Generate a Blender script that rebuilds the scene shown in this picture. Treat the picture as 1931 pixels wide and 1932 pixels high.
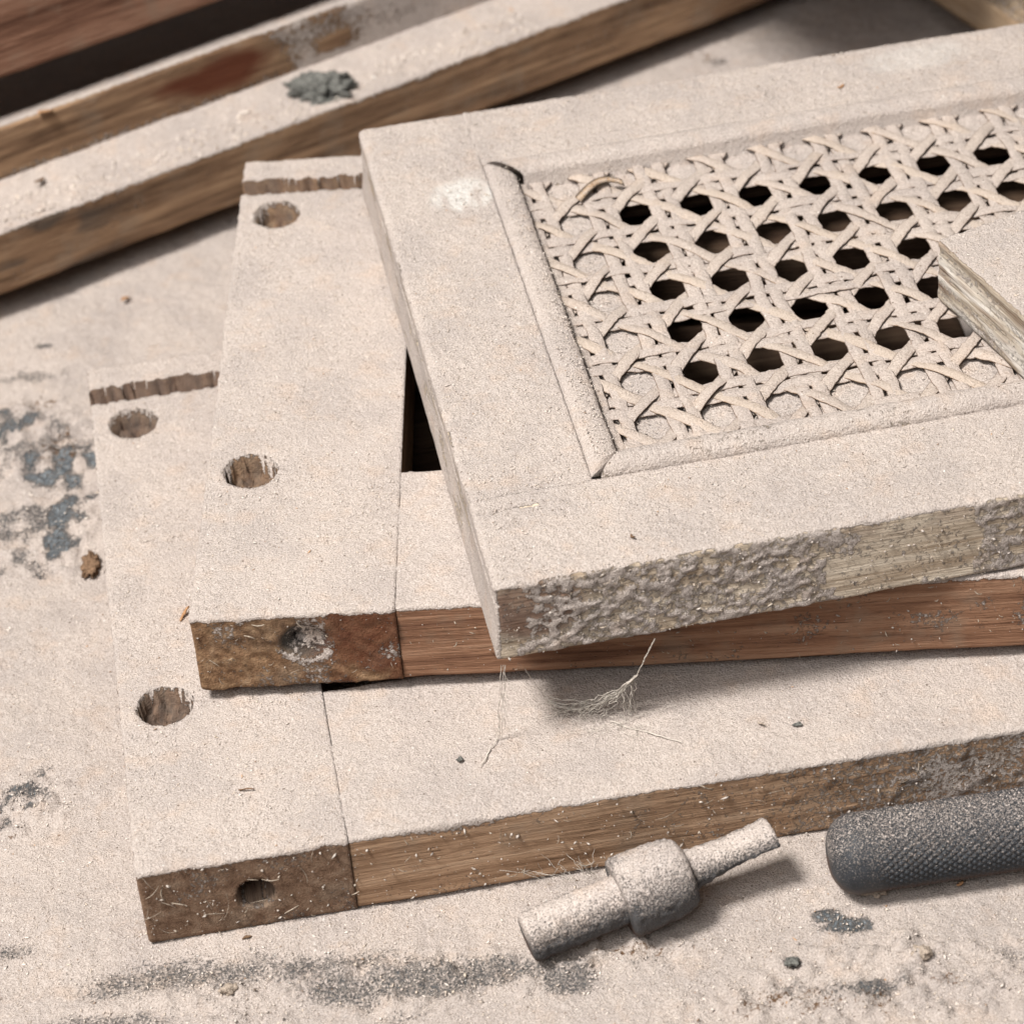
import bpy, math, random
import numpy as np
from mathutils import Matrix, Vector
sc = bpy.context.scene
for o in list(bpy.data.objects): bpy.data.objects.remove(o)

# ------------------------------------------------------------------ camera
# all shapes are laid out in "units" (1 unit = 0.75 mm) and written to the meshes in metres
S = 0.00075
F_PX, CAM_H, PITCH, ROLL = 5893.85, 553.05, 0.676, -0.0899     # from the frames' right angles (1931 px wide photo)
FW = np.array([0, math.cos(PITCH), -math.sin(PITCH)])
_rt = np.array([1., 0, 0]); _up = np.array([0, math.sin(PITCH), math.cos(PITCH)])
RT = math.cos(ROLL)*_rt + math.sin(ROLL)*_up
UP = -math.sin(ROLL)*_rt + math.cos(ROLL)*_up
CAM = np.array([0, 0, CAM_H])
def back(x, y, z):
    """photo pixel -> point on the horizontal plane z (units)"""
    r = FW*F_PX + RT*(x-965.5) - UP*(y-966)
    return CAM + r*((z-CAM_H)/r[2])
cd = bpy.data.cameras.new('camera'); cam = bpy.data.objects.new('camera', cd)
sc.collection.objects.link(cam); sc.camera = cam
cam.matrix_world = Matrix(((RT[0], UP[0], -FW[0], 0), (RT[1], UP[1], -FW[1], 0), (RT[2], UP[2], -FW[2], CAM_H*S), (0, 0, 0, 1)))
cd.sensor_width = 36; cd.lens = 36*F_PX/1932
cd.clip_start = 0.02; cd.clip_end = 50
cd.dof.use_dof = True; cd.dof.focus_distance = 790*S; cd.dof.aperture_fstop = 25

# ------------------------------------------------------------------ light
w = bpy.data.worlds.new('World'); sc.world = w; w.use_nodes = True
bg = w.node_tree.nodes['Background']; bg.inputs[0].default_value = (1.0, 0.97, 0.94, 1); bg.inputs[1].default_value = 0.085
ld = bpy.data.lights.new('workshop_lamp', 'AREA'); ld.shape = 'DISK'; ld.size = 0.46; ld.energy = 68; ld.color = (1.0, 0.96, 0.91)
lamp = bpy.data.objects.new('workshop_lamp', ld); sc.collection.objects.link(lamp)
tgt = Vector((0, 620*S, 0)); ldir = Vector((-0.40, -0.22, 1.0)).normalized()
lamp.location = tgt + ldir*1.9
lamp.rotation_euler = ldir.to_track_quat('Z', 'Y').to_euler()
fd = bpy.data.lights.new('front_fill_light', 'AREA'); fd.shape = 'DISK'; fd.size = 1.3; fd.energy = 20; fd.color = (1.0, 0.97, 0.95)  # added soft fill to brighten the front faces, stands for no seen source
fill = bpy.data.objects.new('front_fill_light', fd); sc.collection.objects.link(fill); fdir = Vector((-0.35, -0.75, 1.0)).normalized()
fill.location = tgt + fdir*2.0; fill.rotation_euler = fdir.to_track_quat('Z', 'Y').to_euler()
vs = sc.view_settings; vs.view_transform = 'Standard'; vs.look = 'None'; vs.exposure = 0.0; vs.gamma = 1; vs.use_curve_mapping = False
sc.render.engine = 'CYCLES'; sc.cycles.max_bounces = 5; sc.cycles.diffuse_bounces = 3

# ------------------------------------------------------------------ numeric noise
def _h(ix, iy, iz, seed):
    n = (ix*374761393 + iy*668265263 + iz*2147483647 + seed*974634777) & 0xffffffff
    n = ((n ^ (n >> 13))*1274126177) & 0xffffffff
    n = ((n ^ (n >> 16))*2246822519) & 0xffffffff
    return ((n ^ (n >> 15)) & 0xffffff)/float(0xffffff)
def vn(x, y, z, seed=0):
    x, y, z = np.broadcast_arrays(x, y, z)
    fx, fy, fz = np.floor(x), np.floor(y), np.floor(z)
    ix, iy, iz = fx.astype(np.int64), fy.astype(np.int64), fz.astype(np.int64)
    tx, ty, tz = x-fx, y-fy, z-fz
    tx, ty, tz = tx*tx*(3-2*tx), ty*ty*(3-2*ty), tz*tz*(3-2*tz)
    r = 0
    for a in (0, 1):
        for b in (0, 1):
            for c in (0, 1):
                r = r + _h(ix+a, iy+b, iz+c, seed)*(tx if a else 1-tx)*(ty if b else 1-ty)*(tz if c else 1-tz)
    return r
def fbm(x, y, z, s, o=3, seed=0):
    r = 0; a = 1; t = 0
    for i in range(o):
        r = r + a*vn(x*s, y*s, z*s, seed+i*17); t += a; a *= .5; s *= 2.03
    return r/t
def sm(a, b, x):
    t = np.clip((x-a)/(b-a), 0, 1); return t*t*(3-2*t)

# ------------------------------------------------------------------ materials
class NT:
    def __init__(s, name):
        s.m = bpy.data.materials.new(name); s.m.use_nodes = True; s.t = s.m.node_tree
        s.b = s.t.nodes['Principled BSDF']; s.b.inputs['Roughness'].default_value = .95
        s.b.inputs['Specular IOR Level'].default_value = .15
        tc = s.n('ShaderNodeTexCoord'); vm = s.n('ShaderNodeVectorMath'); vm.operation = 'SCALE'
        s.l(tc.outputs['Object'], vm.inputs[0]); vm.inputs['Scale'].default_value = 1/S; s.P = vm.outputs[0]
    def n(s, k): return s.t.nodes.new(k)
    def l(s, a, b): s.t.links.new(a, b)
    def mapp(s, sca, rot=(0, 0, 0)):
        m = s.n('ShaderNodeMapping'); s.l(s.P, m.inputs[0]); m.inputs['Scale'].default_value = sca; m.inputs['Rotation'].default_value = rot; return m.outputs[0]
    def noise(s, scale, det=3, rough=.5, vec=None, dist=0):
        n = s.n('ShaderNodeTexNoise'); s.l(vec or s.P, n.inputs['Vector'])
        n.inputs['Scale'].default_value = scale; n.inputs['Detail'].default_value = det; n.inputs['Roughness'].default_value = rough; n.inputs['Distortion'].default_value = dist
        return n.outputs['Fac']
    def ramp(s, f, pts):
        r = s.n('ShaderNodeValToRGB'); s.l(f, r.inputs[0]); e = r.color_ramp.elements
        while len(e) < len(pts): e.new(.5)
        for q, (p, c) in zip(e, pts): q.position = p; q.color = (*c, 1) if len(c) == 3 else c
        return r.outputs[0]
    def math(s, op, a, b=0., c=0.):
        m = s.n('ShaderNodeMath'); m.operation = op
        for i, v in enumerate((a, b, c)):
            if hasattr(v, 'links'): s.l(v, m.inputs[i])
            else: m.inputs[i].default_value = v
        return m.outputs[0]
    def step(s, f, a, b):
        m = s.n('ShaderNodeMapRange'); m.interpolation_type = 'SMOOTHSTEP'; s.l(f, m.inputs[0]); m.inputs[1].default_value = a; m.inputs[2].default_value = b; return m.outputs[0]
    def mix(s, f, a, b, mode='MIX'):
        m = s.n('ShaderNodeMix'); m.data_type = 'RGBA'; m.blend_type = mode
        for i, v in ((0, f), (6, a), (7, b)):
            if hasattr(v, 'links'): s.l(v, m.inputs[i])
            elif i == 0: m.inputs[0].default_value = v
            else: m.inputs[i].default_value = (*v, 1)
        return m.outputs[2]
    def attr(s, name):
        a = s.n('ShaderNodeAttribute'); a.attribute_name = name; return a.outputs['Fac']
    def bump(s, h, dist, strength=1.):
        b = s.n('ShaderNodeBump'); s.l(h, b.inputs['Height']); b.inputs['Distance'].default_value = dist*S; b.inputs['Strength'].default_value = strength
        s.l(b.outputs[0], s.b.inputs['Normal'])
    def dust(s, warm=0.):
        """colour and height of the settled wood dust"""
        n1 = s.noise(2.2, 3, .7)
        c = s.ramp(n1, [(.27, (.29, .238, .205)), (.43, (.51, .438, .393)), (.6, (.645, .570, .523)), (.78, (.80, .73, .683))])
        n2 = s.noise(.045, 4, .6)
        c = s.mix(s.step(n2, .38, .66), c, s.mix(1, c, (.89, .895, .91), 'MULTIPLY'))
        n3 = s.noise(.11, 3, .6)
        c = s.mix(s.step(n3, .52, .72), c, s.mix(1, c, (1.03, .985, .94), 'MULTIPLY'))
        v = s.n('ShaderNodeTexVoronoi'); s.l(s.P, v.inputs['Vector']); v.inputs['Scale'].default_value = .42
        rnd = s.n('ShaderNodeSeparateColor'); s.l(v.outputs['Color'], rnd.inputs[0])
        near = s.math('LESS_THAN', v.outputs['Distance'], .13)
        dk = s.math('MULTIPLY', near, s.math('LESS_THAN', rnd.outputs[0], .12))
        wt = s.math('MULTIPLY', near, s.math('GREATER_THAN', rnd.outputs[0], .9))
        c = s.mix(s.math('MULTIPLY', dk, .7), c, (.12, .085, .06)); c = s.mix(s.math('MULTIPLY', wt, .6), c, (.85, .82, .78))
        h = s.math('ADD', s.math('MULTIPLY', n1, .7), s.math('MULTIPLY', s.noise(.75, 3, .6), .6))
        return c, h
    def out(s, c): s.l(c, s.b.inputs['Base Color']); return s.m

def wood_mat(name, cols, axis, pores=.5, ringk=0., grime=(.26, .205, .155)):
    t = NT(name); dc, dh = t.dust()
    k = {'x': (.05, 1, 1), 'y': (1, .05, 1), 'd': (.35, .35, 1)}[axis]
    mp = t.mapp(k)
    g1 = t.noise(.28, 5, .6, mp, .4); g2 = t.noise(1.5, 4, .65, mp, .2)
    wcol = t.ramp(t.math('ADD', t.math('MULTIPLY', g1, .75), t.math('MULTIPLY', g2, .25)), [(.36, cols[0]), (.5, cols[1]), (.64, cols[2])])
    pr = t.step(g2, .40, .30)
    wcol = t.mix(t.math('MULTIPLY', pr, pores), wcol, tuple(v*.35 for v in cols[0]))
    if ringk:
        wv = t.n('ShaderNodeTexWave'); t.l(t.mapp((1, .2, 1), (0, math.radians(55), 0)), wv.inputs['Vector'])
        wv.inputs['Scale'].default_value = .11; wv.inputs['Distortion'].default_value = 5; wv.inputs['Detail'].default_value = 3; wv.inputs['Detail Scale'].default_value = .6
        wcol = t.mix(t.math('MULTIPLY', wv.outputs['Fac'], ringk), wcol, tuple(v*.55 for v in cols[0]))
    gr = t.step(t.noise(.07, 4, .6), .5, .68)
    wcol = t.mix(t.math('MULTIPLY', gr, .35), wcol, grime)
    wcol = t.mix(t.attr('stain_shade'), wcol, (.068, .062, .056))
    wcol = t.mix(t.attr('red'), wcol, (.115, .035, .018))
    lump = t.noise(.9, 5, .72)
    f = t.step(t.math('ADD', t.attr('dust'), t.math('MULTIPLY', t.math('SUBTRACT', lump, .5), 1.3)), .42, .58)
    c = t.mix(f, wcol, dc)
    c = t.mix(t.attr('pale'), c, (.70, .675, .64))
    hw = t.math('MULTIPLY', g2, .55)
    h = t.n('ShaderNodeMix'); t.l(f, h.inputs[0]); t.l(hw, h.inputs[2]); t.l(t.math('ADD', dh, .25), h.inputs[3])
    t.bump(h.outputs[0], 1.25, 1.)
    return t.out(c)
M_L_ST = wood_mat('lower_stile_wood', [(.12, .07, .045), (.21, .132, .088), (.29, .2, .14)], 'y', .3, .15)
M_L_RL = wood_mat('lower_rail_wood', [(.20, .118, .07), (.36, .23, .145), (.46, .315, .212)], 'x', .55)
M_M_ST = wood_mat('middle_stile_wood', [(.125, .068, .038), (.26, .155, .088), (.38, .25, .15)], 'y', .35, .25)
M_M_RL = wood_mat('middle_rail_wood', [(.135, .065, .04), (.26, .14, .085), (.36, .215, .14)], 'x', .65)
M_T = wood_mat('door_wood', [(.36, .27, .19), (.55, .46, .36), (.66, .575, .47)], 'x', .4)
M_T_Y = wood_mat('door_stile_wood', [(.36, .27, .19), (.55, .46, .36), (.66, .575, .47)], 'y', .4)
M_BEAM = wood_mat('beam_wood', [(.085, .05, .031), (.235, .145, .088), (.39, .255, .155)], 'x', .5)
M_UP = wood_mat('plank_wood', [(.115, .055, .036), (.25, .13, .085), (.35, .205, .14)], 'x', .75)
M_BLK = wood_mat('offcut_wood', [(.16, .11, .075), (.42, .36, .29), (.62, .58, .52)], 'x', .7)
M_TR = wood_mat('pale_plank_wood', [(.22, .14, .08), (.36, .26, .17), (.45, .35, .25)], 'x', .4)

M_SHADE = wood_mat('shade_dark_wood', [(.03, .018, .012), (.06, .036, .024), (.09, .06, .04)], 'x', .5, grime=(.03, .02, .015))  # shade below the cane put into the wood colour of hidden rails and ledges
def table_mat():
    t = NT('dusty_bench'); dc, dh = t.dust()
    base = t.ramp(t.noise(.4, 4, .6), [(.3, (.062, .073, .083)), (.7, (.19, .21, .225))])
    a = t.attr('bare'); fine = t.noise(1.3, 4, .8)
    f = t.step(t.math('ADD', a, t.math('MULTIPLY', t.math('SUBTRACT', fine, .5), 2.4)), .38, 1.0)
    c = t.mix(f, dc, base)
    br = t.step(t.math('ADD', t.attr('brown'), t.math('MULTIPLY', t.math('SUBTRACT', t.noise(.6, 4, .7), .5), 1.6)), .55, .75)
    c = t.mix(br, c, (.16, .095, .055))
    h = t.n('ShaderNodeMix'); t.l(f, h.inputs[0]); t.l(t.math('ADD', dh, .2), h.inputs[2]); h.inputs[3].default_value = .2
    t.bump(h.outputs[0], 1.4); return t.out(c)
M_TABLE = table_mat()

def cane_mat():
    t = NT('dusty_cane'); dc, dh = t.dust()
    cc = t.ramp(t.noise(.5, 4, .6), [(.3, (.34, .21, .12)), (.55, (.55, .40, .27)), (.75, (.66, .52, .38))])
    f = t.step(t.math('ADD', t.attr('dust'), t.math('MULTIPLY', t.math('SUBTRACT', t.noise(.8, 4, .7), .5), 1.1)), .3, .6)
    dc = t.mix(1, dc, (.93, .92, .91), 'MULTIPLY'); dcw = t.mix(.4, dc, (.60, .48, .36))
    c = t.mix(f, cc, t.mix(t.attr('pale'), dc, dcw))
    c = t.mix(t.attr('stain_shade'), c, (.16, .085, .045))
    t.bump(dh, 1., 1.); return t.out(c)
M_CANE = cane_mat()

def metal_mat(name, base, thr, rough, kb=.7, fs=2.4, wd=.25, nk=2.3):
    t = NT(name); dc, dh = t.dust()
    b0 = t.ramp(t.noise(.5, 4, .6), [(.35, tuple(v*.6 for v in base)), (.7, base)])
    fine = t.noise(fs, 3, .75)
    f = t.step(t.math('ADD', t.attr('dust'), t.math('MULTIPLY', t.math('SUBTRACT', fine, .5), nk)), thr, thr+wd)
    b0 = t.mix(t.attr('stain_shade'), b0, (.075, .035, .02))
    c = t.mix(f, b0, dc)
    r = t.math('ADD', t.math('MULTIPLY', f, .95-rough), rough); t.l(r, t.b.inputs['Roughness']); t.b.inputs['Specular IOR Level'].default_value = .4
    t.bump(t.math('ADD', t.math('MULTIPLY', dh, .6), t.math('MULTIPLY', f, .5)), kb); return t.out(c)
M_TOOL = metal_mat('dusty_steel', (.085, .085, .09), .42, .55, 1.4, 1.9, .7)
M_GRIP = metal_mat('dusty_dark_grip', (.034, .04, .049), .45, .5, .4, 2.7, .5, 3.6)

def plain(name, c, rough=.95, var=.35, scale=1.):
    t = NT(name); n = t.noise(scale, 4, .65)
    t.bump(n, .6); return t.out(t.ramp(n, [(.3, tuple(v*(1-var) for v in c)), (.7, tuple(min(1, v*(1+var)) for v in c))]))
M_CHIP = plain('orange_chip', (.42, .24, .13)); M_CHIPD = plain('brown_chip', (.19, .12, .075), .95, .6, 1.6)
M_WEB = plain('cobweb_silk', (.60, .55, .49), .9, .2); M_FIB = plain('dust_fibre', (.40, .335, .27), .95, .3)
M_CLUMP = plain('dark_fluff', (.13, .13, .12), .95, .85, 1.3); M_CLUMPD = plain('dust_clump', (.40, .33, .27), .95, .6, 2.)
def grain_mat():
    m = bpy.data.materials.new('sawdust_grains'); m.use_nodes = True; t = m.node_tree; b = t.nodes['Principled BSDF']
    a = t.nodes.new('ShaderNodeAttribute'); a.attribute_name = 'col'; t.links.new(a.outputs['Color'], b.inputs['Base Color']); b.inputs['Roughness'].default_value = .95; b.inputs['Specular IOR Level'].default_value = .1
    return m
M_GRAIN = grain_mat()

# ------------------------------------------------------------------ object helpers
def props(o, label=None, cat=None, group=None, kind=None):
    for k, v in (('label', label), ('category', cat), ('group', group), ('kind', kind)):
        if v: o[k] = v
    return o
def empty(name, P, rz=0, **k):
    o = bpy.data.objects.new(name, None); sc.collection.objects.link(o); o.location = Vector(P)*S; o.rotation_euler = (0, 0, rz); o.empty_display_size = .01
    return props(o, **k)
def mesh(name, V, Fc, mat, parent=None, attrs=None, cols=None, smooth=True, ngon=None, loc=None, rot=None, **k):
    me = bpy.data.meshes.new(name); V = np.asarray(V, float)*S
    if isinstance(Fc, np.ndarray) and ngon is None:
        n = Fc.shape[1]; me.vertices.add(len(V)); me.vertices.foreach_set('co', V.astype(np.float32).ravel())
        me.loops.add(Fc.size); me.loops.foreach_set('vertex_index', Fc.astype(np.int32).ravel())
        me.polygons.add(len(Fc)); me.polygons.foreach_set('loop_start', np.arange(0, Fc.size, n, dtype=np.int32)); me.polygons.foreach_set('loop_total', np.full(len(Fc), n, dtype=np.int32))
    elif ngon is not None:
        n = 4; me.vertices.add(len(V)); me.vertices.foreach_set('co', V.astype(np.float32).ravel())
        tot = Fc.size+len(ngon); me.loops.add(tot); me.loops.foreach_set('vertex_index', np.concatenate([Fc.ravel(), ngon]).astype(np.int32))
        me.polygons.add(len(Fc)+1); st = np.concatenate([np.arange(0, Fc.size, 4), [Fc.size]]); to = np.concatenate([np.full(len(Fc), 4), [len(ngon)]])
        me.polygons.foreach_set('loop_start', st.astype(np.int32)); me.polygons.foreach_set('loop_total', to.astype(np.int32))
    else: me.from_pydata(V.tolist(), [], [list(f) for f in Fc])
    me.update(calc_edges=True)
    if smooth: me.polygons.foreach_set('use_smooth', np.ones(len(me.polygons), dtype=bool))
    for an, arr in (attrs or {}).items():
        at = me.attributes.new(an, 'FLOAT', 'POINT'); at.data.foreach_set('value', np.asarray(arr, np.float32))
    if cols is not None:
        at = me.attributes.new('col', 'FLOAT_COLOR', 'POINT'); at.data.foreach_set('color', np.c_[cols, np.ones(len(cols))].astype(np.float32).ravel())
    me.materials.append(mat); me.validate()
    o = bpy.data.objects.new(name, me); sc.collection.objects.link(o); o.parent = parent
    if loc is not None: o.location = Vector(loc)*S
    if rot is not None: o.rotation_euler = rot
    return props(o, **k)

def board(name, parent, lo, hi, mat, res=.7, zres=.8, r=1.0, seed=1, dusty=1., side=.23, feat=None, bumpy=1., flat='', **k):
    """a plank as a closed, finely divided box with worn edges, dust on top and dust clinging to its sides"""
    lo = np.array(lo, float); hi = np.array(hi, float)
    nx, ny = max(2, int((hi[0]-lo[0])/res)), max(2, int((hi[1]-lo[1])/res)); nz = max(2, int((hi[2]-lo[2])/zres))
    msk = np.zeros((nx+1, ny+1, nz+1), bool)
    msk[0] = msk[-1] = True; msk[:, 0] = msk[:, -1] = True; msk[:, :, -1] = True; msk[1:-1, 1:-1, 0] = False
    idx = -np.ones(msk.shape, np.int64); I = np.argwhere(msk); idx[msk] = np.arange(len(I))
    B = lo+(hi-lo)*I/np.array([nx, ny, nz])
    def q(g, flip=False):
        a, b, c, d = g[:-1, :-1], g[1:, :-1], g[1:, 1:], g[:-1, 1:]
        f = np.stack([a, b, c, d], -1).reshape(-1, 4); return f[:, ::-1] if flip else f
    Fc = np.concatenate([q(idx[:, :, -1]), q(idx[:, 0, :]), q(idx[:, -1, :], True), q(idx[0], True), q(idx[-1])])
    loop = np.concatenate([idx[:, 0, 0], idx[-1, 1:, 0], idx[-2::-1, -1, 0], idx[0, -2:0:-1, 0]])[::-1]
    x, y, z = B.T
    rr = r*(.55+.9*fbm(x, y, z, .12, 3, seed))[:, None]
    fl = np.array([c in flat for c in 'xy']+[False]); fh = np.array([c in flat for c in 'XY']+[False])
    inn = np.clip(B, lo+np.where(fl, 0, rr), hi-np.where(fh, 0, rr)); d = B-inn; ln = np.linalg.norm(d, axis=1, keepdims=True)
    P = np.where(ln > 1e-6, inn+d/np.maximum(ln, 1e-6)*np.minimum(rr, ln.clip(1e-6)), B)
    top = I[:, 2] == nz; bot = I[:, 2] == 0
    n1 = fbm(x, y, z, .55, 3, seed+3)-.5; n0 = fbm(x, y, z, .06, 2, seed+5)-.5
    P[:, 2] += np.where(top, (n1*.55+n0*.5)*bumpy, 0)
    dt = hi[2]-z
    rag = np.clip(1-dt/2.2, 0, 1)*(fbm(x, y, z*.5, .7, 3, seed+9)-.42)*1.2*bumpy
    for i, j, sg, ch in ((0, 0, -1, 'x'), (0, nx, 1, 'X'), (1, 0, -1, 'y'), (1, ny, 1, 'Y')):
        if ch in flat: continue
        e = I[:, i] == j
        P[e, i] += sg*(rag[e]+(fbm(x[e], y[e], z[e], .11, 2, seed+11)-.5)*.3)
    dust = np.where(top, dusty, side)
    dust = np.where(~top, np.maximum(dust, dusty*sm(1.6+2.2*(fbm(x, y, 0*z, .35, 3, seed+21)-.4), .2, dt)), dust)
    A = {'dust': dust, 'stain_shade': np.zeros(len(P)), 'red': np.zeros(len(P)), 'pale': np.zeros(len(P))}
    if feat: feat(P, B, I, (nx, ny, nz), A)
    return mesh(name, P, Fc, mat, parent, A, ngon=loop, **k)

def hole_top(P, B, I, n, A, c, R, depth, seed):
    top = I[:, 2] == n[2]
    d = np.hypot(B[:, 0]-c[0], B[:, 1]-c[1]); rr = R+(fbm(B[:, 0], B[:, 1], 0*d, .5, 2, seed)-.5)*.9
    snap = top & (np.abs(d-rr) < .4)
    for a in (0, 1): P[snap, a] = c[a]+(B[snap, a]-c[a])*(rr/np.maximum(d, .01))[snap]
    ins = top & (d < rr-.35); e = fbm(B[:, 0], B[:, 1], 0*d, .5, 3, seed+2)
    P[ins, 2] -= (depth*(.45+1.1*e))[ins]
    A['dust'][ins] = (-.02+1.6*(e-.5)+.25*sm(0, R, B[:, 0]-c[0]))[ins]; A['stain_shade'][ins] = (.25+.7*fbm(B[:, 0], B[:, 1], 0*d, .8, 2, seed+5))[ins]; A['red'][ins] = .08; A['stain_shade'][snap] = .3; A['dust'][snap] = .62
def groove(P, B, I, n, A, v0, v1, depth, ztop, seed):
    nn = (fbm(B[:, 0], 0*B[:, 0], 0*B[:, 0], .45, 3, seed)-.5)*3.2; nf = (fbm(B[:, 0], 9+0*B[:, 0], 0*B[:, 0], .5, 2, seed)-.5)*.4
    ins = (B[:, 1] > v0+nf) & (B[:, 1] < v1+nn)
    lim = ztop-depth-(fbm(B[:, 0], B[:, 1], 0*nn, .5, 2, seed)-.5)*1.5
    hit = ins & (P[:, 2] > lim); P[hit, 2] = lim[hit]; A['dust'][hit] = -.02+.5*(fbm(B[:, 0], B[:, 1], 0*nn, .4, 3, seed+4)-.45)[hit]; A['stain_shade'][hit] = (.2+.8*fbm(B[:, 0], B[:, 1], B[:, 2], .6, 3, seed+7))[hit]; A['red'][hit] = .12; A['dust'][hit] += .5*(fbm(B[:, 0], B[:, 1], B[:, 2], .9, 2, seed+6)-.5)[hit]
    wall = (B[:, 1] >= v1+nn) & (B[:, 1] < v1+nn+.75) & (I[:, 2] == n[2]); A['dust'][wall] = .25; A['stain_shade'][wall] = (.2+.8*fbm(B[:, 0], B[:, 1], B[:, 2], .6, 3, seed+7))[wall]; A['red'][wall] = .12

def grains(name, parent, pts, size, seed, dim=1., **k):
    """loose grains of sawdust at the given points"""
    rg = np.random.default_rng(seed); N = len(pts)
    oc = np.array([(1, 0, 0), (-1, 0, 0), (0, 1, 0), (0, -1, 0), (0, 0, 1), (0, 0, -1)], float)
    of = np.array([(0, 2, 4), (2, 1, 4), (1, 3, 4), (3, 0, 4), (2, 0, 5), (1, 2, 5), (3, 1, 5), (0, 3, 5)])
    sz = size[0]+(size[1]-size[0])*rg.random(N)**4
    el = 1+1.6*rg.random((N, 1))**3
    s3 = sz[:, None]*np.c_[el, .75*np.ones(N), .6*np.ones(N)]*(.7+.6*rg.random((N, 3)))
    a = rg.random(N)*6.283; ca, sa = np.cos(a)[:, None], np.sin(a)[:, None]
    v = oc[None]*s3[:, None]*(.75+.5*rg.random((N, 6, 1)))
    til = (rg.random((N, 1))-.5)*.9; v[..., 2] += v[..., 0]*til
    V = np.stack([v[..., 0]*ca-v[..., 1]*sa, v[..., 0]*sa+v[..., 1]*ca, v[..., 2]], -1)+np.asarray(pts)[:, None]
    Fc = (of[None]+6*np.arange(N)[:, None, None]).reshape(-1, 3)
    pal = np.array([(.60, .53, .475), (.70, .63, .57), (.50, .43, .375), (.64, .55, .46), (.84, .81, .77), (.30, .21, .15), (.13, .09, .065), (.52, .33, .20)])
    ci = rg.choice(8, N, p=[.355, .285, .23, .10, .002, .016, .006, .006]); c = dim*pal[ci]*(.9+.2*rg.random((N, 1)))
    return mesh(name, V.reshape(-1, 3), Fc, M_GRAIN, parent, cols=np.repeat(c, 6, 0), smooth=False, kind='stuff', **k)
def scatter(n, u0, u1, v0, v1, z, seed, avoid=()):
    rg = np.random.default_rng(seed); u = u0+(u1-u0)*rg.random(n); v = v0+(v1-v0)*rg.random(n)
    ok = np.ones(n, bool)
    for (a, b, R) in avoid: ok &= np.hypot(u-a, v-b) > R
    p = np.c_[u, v, np.full(n, z)+.12*rg.standard_normal(n)]; return p[ok]

def tube(name, parent, pts_list, mat, sides=4, **k):
    """thin threads; each entry is (points, radii)"""
    V = []; Fc = []
    for pts, rad in pts_list:
        pts = np.asarray(pts, float); n = len(pts); rad = np.broadcast_to(rad, n); b0 = len(V)
        tg = np.gradient(pts, axis=0); tg /= np.linalg.norm(tg, axis=1, keepdims=True)+1e-9
        s1 = np.cross(tg, [.3, .2, .93]); s1 /= np.linalg.norm(s1, axis=1, keepdims=True)+1e-9; s2 = np.cross(tg, s1)
        for i in range(n):
            for j in range(sides):
                a = 6.2832*j/sides; V.append(pts[i]+rad[i]*(math.cos(a)*s1[i]+math.sin(a)*s2[i]))
        for i in range(n-1):
            for j in range(sides):
                jj = (j+1) % sides; Fc.append((b0+i*sides+j, b0+i*sides+jj, b0+(i+1)*sides+jj, b0+(i+1)*sides+j))
    return mesh(name, V, np.array(Fc), mat, parent, **k)
def lumpy(name, c, rad, mat, seed, amp=.5, fr=.5, sub=3, parent=None, **k):
    import bmesh
    bm = bmesh.new(); bmesh.ops.create_icosphere(bm, subdivisions=sub, radius=1); V = np.array([v.co[:] for v in bm.verts]); Fc = np.array([[v.index for v in f.verts] for f in bm.faces]); bm.free()
    W = V*np.array(rad); n = fbm(W[:, 0]+seed*7, W[:, 1], W[:, 2], fr, 4, seed)-.5
    W = W*(1+2*amp*n[:, None]); W[:, 2] = np.maximum(W[:, 2], -rad[2]*.55)
    return mesh(name, W, Fc, mat, parent, loc=c, **k)

# ------------------------------------------------------------------ setting: the dusty bench top
def patch(px, py, rx, ry, X, Y, ang=0.):
    c = back(px, py, 0); k = F_PX/np.dot(c-CAM, FW)
    dx, dy = X-c[0], Y-c[1]; ca, sa = math.cos(ang-ROLL*0), math.sin(ang)
    return np.hypot((dx*ca+dy*sa)/(rx/k), (-dx*sa+dy*ca)/(ry/k/.63))
def table_z(X, Y):
    Z = (fbm(X, Y, 0*X, .035, 3, 40)-.5)*2.2+(fbm(X, Y, 0*X, .5, 3, 41)-.5)*.9
    rough = np.zeros_like(X)
    for a in ((70, 830, 110, 90), (100, 1000, 110, 80), (1700, 1850, 300, 90), (1500, 1900, 250, 60), (150, 1060, 60, 40), (60, 1520, 80, 60), (700, 1860, 500, 60), (1150, 1800, 200, 30), (1900, 1870, 120, 60)):
        rough = np.maximum(rough, sm(1.3, .5, patch(*a, X, Y)))
    Z += rough*(np.maximum(fbm(X, Y, 0*X, .28, 4, 42)-.46, 0)*9-.2)+(fbm(X, Y, 0*X, .9, 2, 43)-.5)*.5*(.4+rough)
    return Z-.55, rough
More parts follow.
